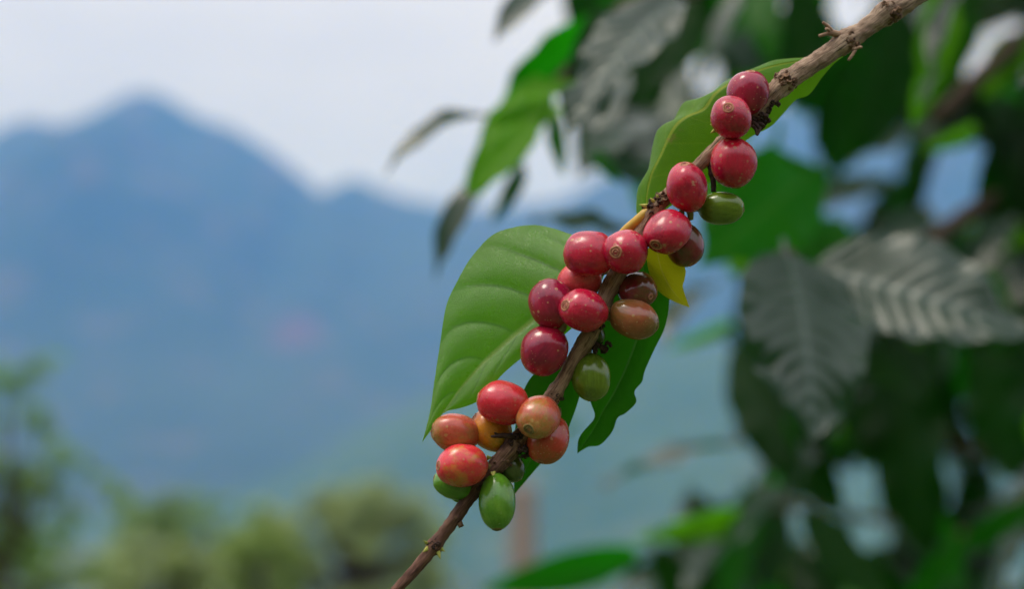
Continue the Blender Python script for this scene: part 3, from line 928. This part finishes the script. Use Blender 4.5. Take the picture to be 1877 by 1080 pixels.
# ------------------------------------------------------------------ coffee shrub behind
def leaf_mesh(name, width, bend, wav, fold, twist, ribs, mat, sd, nu=34, nv=7):
    """a coffee leaf one unit long along +X, its upper face up (+Z)"""
    vs, uv, fs = [], [], []
    ang = 0.0
    x = z = 0.0
    for i in range(nu + 1):
        u = i / nu
        w = width * 0.5 * (max(0.0, u) ** 0.62) * (max(0.0, 1 - u) ** 0.85) * 2.15
        w = max(w, 0.012 * (1 - u) + 0.003)
        if u > 0.88:
            w = max(w, width * 0.05 * (1 - u) / 0.12 + 0.002)
        for j in range(-nv, nv + 1):
            v = j / nv
            av = abs(v)
            edge = 1 + 0.06 * noise.noise(Vector((u * 9 + sd, 3.3 if v > 0 else 7.7, sd)))
            yy = v * w * edge
            ph = (11 if ribs < 0.04 else 8) * (u - 0.2 * av ** 1.25)
            q = abs(math.sin(math.pi * ph)) ** 0.6
            h = fold * abs(yy) + ribs * (0.75 + 0.7 * noise.noise(Vector((u * 3 + sd, v * 1.2, sd)))) * (q - 0.6) * math.sin(math.pi * min(1, av * 0.9 + 0.05)) * min(1, w * 8)
            h += wav * av * av * noise.noise(Vector((u * 6 + sd, 1.0 if v > 0 else 5.0, sd * 2)))
            a2 = twist * u
            y2, h2 = yy * math.cos(a2) - h * math.sin(a2), yy * math.sin(a2) + h * math.cos(a2)
            vs.append((x - math.sin(ang) * h2, y2, z + math.cos(ang) * h2))
            uv.append((u, v * 0.5 + 0.5))
        ang = -bend * (u + 0.5 / nu) ** 1.3
        x += math.cos(ang) / nu
        z += math.sin(ang) / nu
    W_ = 2 * nv + 1
    for i in range(nu):
        for j in range(W_ - 1):
            k = i * W_ + j
            fs.append((k, k + W_, k + W_ + 1, k + 1))
    # petiole
    p, f, q = tube([(-0.07, 0, 0.012, 0.010), (-0.03, 0, 0.002, 0.009), (0.03, 0, -0.004, 0.009)], 6, 0, 1, False)
    o = len(vs)
    vs += [tuple(a) for a in p]
    uv += [(0.2, 0.5)] * len(p)
    fs += [tuple(a + o for a in b) for b in f]
    return mesh(name, vs, fs, mat, uv)


SHAPES = [(0.42, 0.35, 0.05, 0.12, 0.1, .03), (0.38, 0.75, 0.06, 0.22, -0.25, .03), (0.46, 0.15, 0.07, 0.05, 0.3, .03), (0.36, 1.1, 0.05, 0.3, 0.2, .03), (0.30, 0.55, 0.05, 0.45, -0.5, .03),
          (0.52, 0.5, 0.09, 0.10, 0.25, .034), (0.50, 0.3, 0.10, 0.15, -0.35, .034)]
LM = {}
for mk in ('leaf_gloss', 'leaf_green', 'leaf_lime', 'leaf_deep'):
    for i, (w, b, wv, fo, tw, rb) in enumerate(SHAPES):
        LM[mk, i] = leaf_mesh('leaf_blade', w, b, wv, fo, tw, rb, M[mk], 3.1 * i + len(mk), 34 if i < 5 else 68, 7 if i < 5 else 14)

shrub = empty('coffee_shrub', P(2150, 3000, 1.7), 'leafy coffee shrub with glossy drooping leaves filling the side behind the cherries', 'shrub')
shrub.location.z = ground_h(shrub.location.x, shrub.location.y)


def put_leaf(base, tip, roll, mk, shape, wk=1.0, parent=None, ref=None):
    """leaf from base to tip; roll 0 turns the upper face to the camera, +90 to the sky side"""
    me = LM[mk, shape]
    d = tip - base
    L = d.length
    x = d.normalized()
    toc = ((CAM - base).normalized() if ref is None else ref)
    z = (toc - x * toc.dot(x)).normalized()
    y = z.cross(x)
    # roll so that positive turns the face up
    s = 1 if y.z <= 0 else -1
    z = Matrix.Rotation(-s * roll, 3, x) @ z if True else z
    zt = Matrix.Rotation(s * roll, 3, x) @ (toc - x * toc.dot(x)).normalized()
    if roll > 0 and zt.z > z.z or roll < 0 and zt.z < z.z:
        z = zt
    y = z.cross(x)
    o = bpy.data.objects.new('leaf', me)
    COL.objects.link(o)
    # the blade bends, so its tip falls short of one unit; scale it up a little
    tipv = Vector(me.vertices[34 * 15 + 7 if shape < 5 else 68 * 29 + 14].co)
    k = L / math.hypot(tipv.x, tipv.z)
    a = math.atan2(-tipv.z, tipv.x)
    rot = Matrix((x, y, z)).transposed() @ Matrix.Rotation(-a, 3, 'Y')
    mw = rot.to_4x4() @ Matrix.Diagonal((k, k * wk, k, 1))
    mw.translation = base
    o.parent = parent
    o.matrix_local = Matrix.Translation(-parent.location) @ mw
    return o


# base px,py,depth, tip px,py,depth, roll deg, material, shape, width factor
KEY = [
    (1150, 130, 1.15, 1090, 300, 1.1, 40, 'leaf_gloss', 1, 1.1),
    (1035, 190, 1.1, 960, 250, 1.08, 45, 'leaf_lime', 0, 1.1),
    (1120, 90, 1.25, 1010, 140, 1.2, -30, 'leaf_green', 0, 1.2),
    (1200, 100, 1.2, 1130, 270, 1.15, -10, 'leaf_deep', 2, 1.0),
    (1050, 150, 1.0, 900, 215, 0.96, 45, 'leaf_lime', 5, 0.8),
    (1150, 10, 1.05, 1050, 215, 1.0, 0, 'leaf_deep', 0, 1.2),
    (985, 225, 0.96, 862, 362, 0.94, 25, 'leaf_lime', 0, 1.0),
    (1190, 215, 1.0, 1060, 300, 0.95, 50, 'leaf_gloss', 2, 1.2),
    (1110, 60, 1.2, 985, 190, 1.15, 40, 'leaf_green', 1, 1.3),
    (1210, 330, 1.3, 1080, 300, 1.25, 30, 'leaf_gloss', 0, 0.9),
    (1160, 0, 1.3, 1075, 110, 1.25, 55, 'leaf_lime', 2, 1.0),
    (960, 300, 1.1, 900, 410, 1.08, -10, 'leaf_deep', 1, 0.8),
    (1015, -30, 1.02, 906, 78, 0.98, 40, 'leaf_gloss', 1, 0.9),
    (1110, 40, 1.06, 915, 190, 1.02, -40, 'leaf_green', 2, 1.1),
    (960, 180, 0.98, 880, 280, 0.95, 30, 'leaf_lime', 0, 1.1),
    (1000, 170, 1.05, 985, 260, 1.02, 60, 'leaf_gloss', 1, 1.0),
    (1010, 165, 1.00, 852, 352, 0.98, 20, 'leaf_lime', 0, 1.0),
    (905, 215, 0.98, 708, 322, 0.94, 55, 'leaf_gloss', 3, 0.9),
    (920, 290, 1.00, 800, 510, 0.98, 50, 'leaf_gloss', 1, 0.75),
    (1240, -10, 0.86, 1038, 250, 0.80, 35, 'leaf_gloss', 5, 0.85),
    (1100, 150, 1.20, 1215, 315, 1.10, 50, 'leaf_gloss', 2, 1.1),
    (1275, -20, 1.0, 1165, 195, 0.96, 5, 'leaf_deep', 0, 1.1),
    (1262, 0, 1.25, 1248, 175, 1.2, 68, 'leaf_gloss', 4, 0.8),
    (1022, 215, 1.05, 1034, 325, 1.0, -20, 'leaf_green', 4, 0.7),
    (1080, 262, 1.06, 1140, 338, 1.03, -20, 'leaf_green', 0, 0.7),
    (1150, 415, 1.15, 975, 404, 1.1, 52, 'leaf_gloss', 2, 1.0),
    (1180, 250, 1.2, 1060, 330, 1.15, 58, 'leaf_gloss', 1, 1.1),
    (1650, 10, 1.35, 1540, 300, 1.3, -30, 'leaf_deep', 0, 1.3),
    (1480, -20, 1.4, 1460, 200, 1.35, -25, 'leaf_deep', 2, 1.1),
    (1725, -40, 1.2, 1668, 235, 1.15, -20, 'leaf_lime', 1, 0.8),
    (1772, -30, 1.1, 1708, 132, 1.06, 60, 'leaf_gloss', 4, 0.9),
    (1722, 130, 1.1, 1688, 196, 1.08, 58, 'leaf_gloss', 4, 0.9),
    (1500, 305, 1.25, 1282, 480, 1.12, -15, 'leaf_green', 2, 1.15),
    (1440, 420, 1.6, 1330, 500, 1.5, 10, 'leaf_lime', 0, 1.0),
    (1440, 460, 0.88, 1488, 810, 0.82, 32, 'leaf_gloss', 5, 1.5),
    (1490, 490, 0.94, 1890, 620, 0.88, 30, 'leaf_gloss', 6, 1.4),
    (1345, 640, 1.6, 1545, 945, 1.5, -15, 'leaf_deep', 0, 1.1),
    (1640, 620, 1.65, 1700, 1020, 1.6, -25, 'leaf_deep', 2, 1.2),
    (1360, 800, 1.6, 1105, 890, 1.5, 77, 'leaf_gloss', 2, 1.8),
    (1360, 955, 1.5, 1165, 990, 1.4, 0, 'leaf_lime', 3, 0.6),
    (1170, 1015, 1.7, 880, 1085, 1.6, -10, 'leaf_green', 0, 0.65),
    (1440, 890, 1.5, 1250, 1090, 1.4, 55, 'leaf_gloss', 0, 0.9),
    (1310, 520, 1.8, 1215, 640, 1.7, 60, 'leaf_gloss', 1, 1.1),
    (1345, 590, 1.7, 1220, 640, 1.65, -10, 'leaf_lime', 4, 0.7),
    (1880, 60, 1.5, 1800, 180, 1.45, 5, 'leaf_lime', 0, 1.1),
    (1790, 235, 1.5, 1690, 275, 1.45, -10, 'leaf_lime', 4, 0.9),
    (1690, 230, 1.7, 1560, 300, 1.6, 58, 'leaf_gloss', 2, 1.0),
    (1620, 330, 1.7, 1460, 400, 1.6, 55, 'leaf_gloss', 0, 1.0),
    (1700, 380, 1.5, 1600, 480, 1.45, 25, 'leaf_gloss', 0, 1.2),
    (1850, 400, 1.5, 1780, 520, 1.45, 30, 'leaf_gloss', 1, 1.2),
    (1480, 930, 1.3, 1640, 1120, 1.3, -40, 'leaf_gloss', 0, 1.2),
    (1877, 960, 1.3, 1800, 1120, 1.3, 55, 'leaf_gloss', 2, 1.3),
    (1300, 1030, 1.8, 1120, 1100, 1.75, 45, 'leaf_gloss', 1, 0.9),
    (1060, 770, 1.4, 1030, 800, 1.4, 10, 'leaf_green', 0, 0.8),
    (1430, 210, 1.3, 1410, 310, 1.3, -10, 'leaf_green', 4, 0.5),
    (1560, 420, 1.6, 1470, 480, 1.5, 5, 'leaf_green', 0, 1.1),
    (1360, -20, 1.3, 1300, 110, 1.28, 50, 'leaf_gloss', 0, 1.0),
    (1400, -30, 1.35, 1420, 120, 1.3, -20, 'leaf_green', 1, 1.1),
    (1700, 205, 1.9, 1650, 430, 1.85, -10, 'leaf_deep', 4, 0.9),
    (1640, 335, 1.9, 1460, 325, 1.85, -5, 'leaf_deep', 4, 0.7),
    (1560, 120, 1.6, 1530, 330, 1.55, -15, 'leaf_deep', 1, 1.0),
    (1860, 230, 1.6, 1810, 480, 1.6, -20, 'leaf_deep', 2, 1.1),
    (1800, 640, 1.55, 1860, 880, 1.5, -25, 'leaf_deep', 2, 1.3),
    (1700, 640, 1.7, 1620, 850, 1.65, -20, 'leaf_deep', 0, 1.2),
    (1330, 60, 1.45, 1260, 190, 1.4, 62, 'leaf_gloss', 2, 1.0),
    (1250, 120, 1.3, 1215, 280, 1.25, 25, 'leaf_gloss', 0, 0.9),
]
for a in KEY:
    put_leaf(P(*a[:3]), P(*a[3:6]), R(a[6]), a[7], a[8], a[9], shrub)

GAPS = [(1425, 265, 66), (1605, 280, 46), (1525, 385, 46), (1755, 335, 62), (1780, 95, 26), (1865, 80, 28), (1290, 545, 60), (1800, 760, 28), (1730, 885, 22), (1600, 865, 20),
        (1590, 985, 26), (1480, 955, 24), (1860, 1040, 30), (1415, 30, 32), (1560, 0, 40), (1290, 130, 26), (1375, 452, 18), (1700, 720, 16), (1855, 860, 22), (1550, 890, 18), (1650, 900, 18)]


def in_gap(px, py, m):
    return any((px - a) ** 2 + (py - b) ** 2 < (c + m) ** 2 for a, b, c in GAPS)


def left_edge(py):
    return lerp_tab([(-300, 1000), (0, 1050), (150, 1045), (270, 1110), (330, 1260), (370, 1390), (420, 1300), (520, 1340), (650, 1340), (800, 1375), (900, 1400), (960, 1330), (1015, 1250), (1300, 1060)], py)


rng = random.Random(11)
cnt = 0
tries = 0
while cnt < 245 and tries < 9000:
    tries += 1
    d = rng.uniform(1.5, 2.6)
    px, py = rng.uniform(1000, 1960), rng.uniform(-160, 1120)
    ang = rng.gauss(-1.75, 0.6)           # leaves hang
    L = rng.uniform(0.10, 0.17) / d * F
    tx, ty = px + L * math.cos(ang), py - L * math.sin(ang)
    if any(in_gap(px + (tx - px) * q, py + (ty - py) * q, L * 0.13) for q in (0.15, 0.35, 0.55, 0.75)):
        continue
    if min(px, tx) < left_edge((py + ty) / 2):
        continue
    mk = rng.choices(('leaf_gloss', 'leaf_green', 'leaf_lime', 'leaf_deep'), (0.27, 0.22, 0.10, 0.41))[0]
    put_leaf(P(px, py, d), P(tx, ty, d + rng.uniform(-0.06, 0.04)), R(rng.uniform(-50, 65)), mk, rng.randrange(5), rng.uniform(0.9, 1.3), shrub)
    cnt += 1


# the deeper crown of the shrub, behind, above and beside the leaves one can tell apart
def small_leaf(mb, p, x, up, s, mi=0, w=0.2):
    y = up.cross(x).normalized()
    z = x.cross(y)
    vs = [p, p + x * s * 0.3 + y * s * w - z * s * .02, p + x * s * 0.7 + y * s * w * 0.85 - z * s * .06, p + x * s - z * s * 0.16,
          p + x * s * 0.7 - y * s * w * 0.85 - z * s * .06, p + x * s * 0.3 - y * s * w - z * s * .02, p + x * s * 0.35 - z * s * 0.04, p + x * s * 0.7 - z * s * 0.10]
    mb.add(vs, [(0, 6, 1), (1, 6, 7, 2), (2, 7, 3), (3, 7, 4), (4, 7, 6, 5), (5, 6, 0)],
           [(0, .5), (.3, 1), (.7, 1), (1, .5), (.7, 0), (.3, 0), (.35, .5), (.7, .5)], mi)


mass = MB()
k = 0
while k < 6100:
    d = rng.uniform(2.4, 4.6)
    px, py = (rng.uniform(1150, 3000), rng.uniform(-1900, 1500)) if k < 2600 else (rng.uniform(1030, 1960), rng.uniform(-160, 1150))
    if k >= 5200:                      # unseen leaves overhead, added to shade the shrub below
        d = rng.uniform(1.0, 2.5)
        px, py = rng.uniform(1450, 3200), rng.uniform(-2600, -230)
    L = rng.uniform(0.10, 0.17)
    Lp = L / d * F
    ang = rng.gauss(-1.7, 0.7)
    cx, cy = px + 0.5 * Lp * math.cos(ang), py - 0.5 * Lp * math.sin(ang)
    if -150 < py < 1250 and px < 2000 and (any(in_gap(px + Lp * q * math.cos(ang), py - Lp * q * math.sin(ang), Lp * 0.15) for q in (0.1, 0.3, 0.5, 0.7, 0.9)) or min(px, cx) < left_edge(cy) + 15):
        continue
    if py <= -150 and px < 1150 + 0.25 * (-150 - py):
        continue
    x = (P(px + Lp * math.cos(ang), py - Lp * math.sin(ang), d + rng.uniform(-.1, .1)) - P(px, py, d)).normalized()
    up = Vector((rng.gauss(0, .5), rng.gauss(-0.2, .5), 1)).normalized()
    small_leaf(mass, P(px, py, d), x, up, L, 0 if rng.random() < 0.75 else 1, 0.21)
    k += 1
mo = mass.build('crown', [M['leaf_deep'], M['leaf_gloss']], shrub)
mo['kind'] = 'stuff'


def wood(pts, r0, r1, name, parent, mat='bgbark'):
    p = catmull([(*q, 0) for q in pts], 40)
    path = [(*q[:3], r0 + (r1 - r0) * i / 39) for i, q in enumerate(p)]
    vs, fs, uv = tube(path, 10, 0.08, 40, True, random.random() * 9)
    return link(name, mesh(name, vs, fs, M[mat], uv), parent)


sb = shrub.location
wood([sb - Vector((0, 0, 0.1)), sb + Vector((0.02, 0.05, 0.9)), P(2080, 500, 1.75), P(2060, -300, 1.8)], 0.028, 0.014, 'stem', shrub)
wood([P(2075, 60, 1.75), P(1900, 60, 1.55), P(1830, 108, 1.45), P(1718, 214, 1.38)], 0.010, 0.0065, 'branch', shrub)
wood([P(2080, 300, 1.75), P(1950, 320, 1.65), P(1877, 345, 1.6), P(1778, 390, 1.55), P(1650, 480, 1.3), P(1520, 530, 1.05), P(1440, 465, 0.9)], 0.010, 0.004, 'branch', shrub)
wood([P(2085, 800, 1.72), P(1960, 870, 1.7), P(1840, 842, 1.68), P(1730, 812, 1.66), P(1640, 780, 1.8), P(1500, 740, 1.95), P(1340, 790, 1.95)], 0.006, 0.002, 'branch', shrub)
wood([P(2060, -260, 1.8), P(1700, -150, 1.5), P(1400, -60, 1.3), P(1240, -10, 0.9), P(1120, 30, 1.06), P(1010, 165, 1.02), P(915, 250, 0.99)], 0.011, 0.003, 'branch', shrub)
wood([P(2085, 980, 1.72), P(1800, 985, 2.1), P(1440, 930, 2.2), P(1300, 1005, 1.9), P(1170, 1015, 1.72)], 0.006, 0.0025, 'branch', shrub)


# ------------------------------------------------------------------ trees down the slope
def leafy(name, centre, clumps, n, size, mats, label, cat, trunk_r, rngseed, group=None):
    """clumps: list of (offset vector, radius). n leaves in all"""
    rg = random.Random(rngseed)
    base = Vector((centre.x, centre.y, ground_h(centre.x, centre.y)))
    root = empty(name, base, label, cat, group)
    mid = centre
    wood([base - Vector((0, 0, 0.2)), base.lerp(mid, 0.45) + Vector((0.04, 0, 0)), mid], trunk_r, trunk_r * 0.45, 'trunk', root)
    mbs = MB()
    tot = sum(r ** 2 for _, r in clumps)
    for off, r in clumps:
        c = centre + off
        if (c - mid).length > r * 0.5:
            wood([base.lerp(mid, 0.8), mid.lerp(c, 0.55) + Vector((0, 0, -0.05)), c], trunk_r * 0.4, trunk_r * 0.12, 'branch', root)
        for _ in range(int(n * r * r / tot)):
            while True:
                q = Vector((rg.uniform(-1, 1), rg.uniform(-1, 1), rg.uniform(-1, 1)))
                if 0.15 < q.length < 1:
                    break
            q = q * (0.75 + 0.35 * noise.noise(q * 2.2 + off))
            p = c + Vector((q.x, q.y, q.z * 0.85)) * r
            x = (Vector((rg.gauss(0, 1), rg.gauss(0, 1), rg.gauss(-0.5, 0.6)))).normalized()
            up = (Vector((rg.gauss(0, 0.35), rg.gauss(0, 0.35), 1)) + q * 1.5).normalized()
            y = up.cross(x).normalized()
            z = x.cross(y)
            s = size * rg.uniform(0.7, 1.3)
            vs = [p, p + x * s * 0.3 + y * s * 0.2 - z * s * .02, p + x * s * 0.7 + y * s * 0.17 - z * s * .06, p + x * s - z * s * 0.16,
                  p + x * s * 0.7 - y * s * 0.17 - z * s * .06, p + x * s * 0.3 - y * s * 0.2 - z * s * .02, p + x * s * 0.35 - z * s * 0.04, p + x * s * 0.7 - z * s * 0.10]
            fs = [(0, 6, 1), (1, 6, 7, 2), (2, 7, 3), (3, 7, 4), (4, 7, 6, 5), (5, 6, 0)]
            uvs = [(0, .5), (.3, 1), (.7, 1), (1, .5), (.7, 0), (.3, 0), (.35, .5), (.7, .5)]
            mbs.add(vs, fs, uvs, 0 if len(mats) == 1 else (0 if rg.random() < 0.7 else 1))
    mbs.build('crown', [M[m] for m in mats], root)
    return root


def clump_px(c, d, items):
    return [(P(px, py, d + dd) - c, r) for px, py, dd, r in items]


c1 = P(10, 760, 7.0)
leafy('garden_tree', c1, clump_px(c1, 7.0, [(70, 668, 0, 0.085), (10, 690, .1, 0.13), (-70, 730, .2, 0.2), (-60, 830, 0, 0.22), (118, 822, -.1, 0.10), (88, 890, 0, 0.11), (30, 880, .2, 0.16), (212, 893, -.1, 0.075), (-160, 700, .3, 0.4), (20, 980, 0.1, 0.25), (-180, 900, 0, 0.4), (60, 760, 0, .10), (170, 870, 0.1, .06), (130, 940, 0, .1)]),
      1250, 0.085, ['canopy'], 'dark green sparse tree at the left edge of the picture', 'tree', 0.022, 3)
def ell(c, d, rx, rz, n, r, seed):
    """clumps spread over the outside of an egg-shaped crown; rx, rz in metres"""
    rg = random.Random(seed)
    out = []
    for _ in range(n):
        v = Vector((rg.gauss(0, 1), rg.gauss(0, 1), rg.gauss(0.25, 1))).normalized() * rg.uniform(0.55, 0.95)
        out.append((Vector((v.x * rx, v.y * rx * 0.8, v.z * rz)), r * rg.uniform(0.6, 1.3)))
    return out


c2 = P(645, 1030, 22.0)
leafy('round_bush', c2, ell(c2, 22, 1.38, 1.22, 80, 0.27, 5), 10500, 0.11, ['canopy_olive', 'canopy_yellow'], 'rounded olive green bush in the middle distance', 'bush', 0.06, 5)
c3 = P(470, 1040, 17.0)
leafy('lime_bush', c3, ell(c3, 17, 0.50, 0.62, 36, 0.15, 8), 3000, 0.09, ['canopy_yellow', 'canopy'], 'yellow-green bush beside the rounded olive one', 'bush', 0.03, 8)
c4 = P(285, 1090, 12.0)
leafy('pale_bush', c4, ell(c4, 12, 0.62, 0.46, 46, 0.12, 12), 2600, 0.075, ['canopy_olive', 'canopy_yellow'], 'low loose bush between the sparse tree and the yellow-green bush', 'bush', 0.02, 12)
c5 = P(40, 1080, 9.0)
leafy('low_shrub', c5, ell(c5, 9, 0.42, 0.33, 30, 0.10, 14), 1600, 0.07, ['canopy', 'canopy_olive'], 'dark low shrub in the bottom left corner', 'bush', 0.02, 14)
c6 = P(330, 1000, 34.0)
leafy('far_tree', c6, ell(c6, 34, 1.5, 1.15, 60, 0.3, 17), 4500, 0.15, ['canopy', 'canopy_olive'], 'small blue-green tree behind the low loose bush', 'tree', 0.08, 17)
# pale bare trunk in the valley
pb = P(955, 1000, 26.0)
gz = ground_h(pb.x, pb.y)
rootp = empty('wooden_post', Vector((pb.x, pb.y, gz)), 'pale pinkish wooden post below the green oval cherry', 'post')
wood([Vector((pb.x, pb.y, gz - 0.3)), Vector((pb.x + 0.03, pb.y, (gz + P(955, 895, 26).z) / 2)), P(957, 893, 26)], 0.23, 0.19, 'shaft', rootp, 'post')
wood([P(957, 895, 26), P(957, 889, 26)], 0.215, 0.2, 'cap', rootp, 'post')
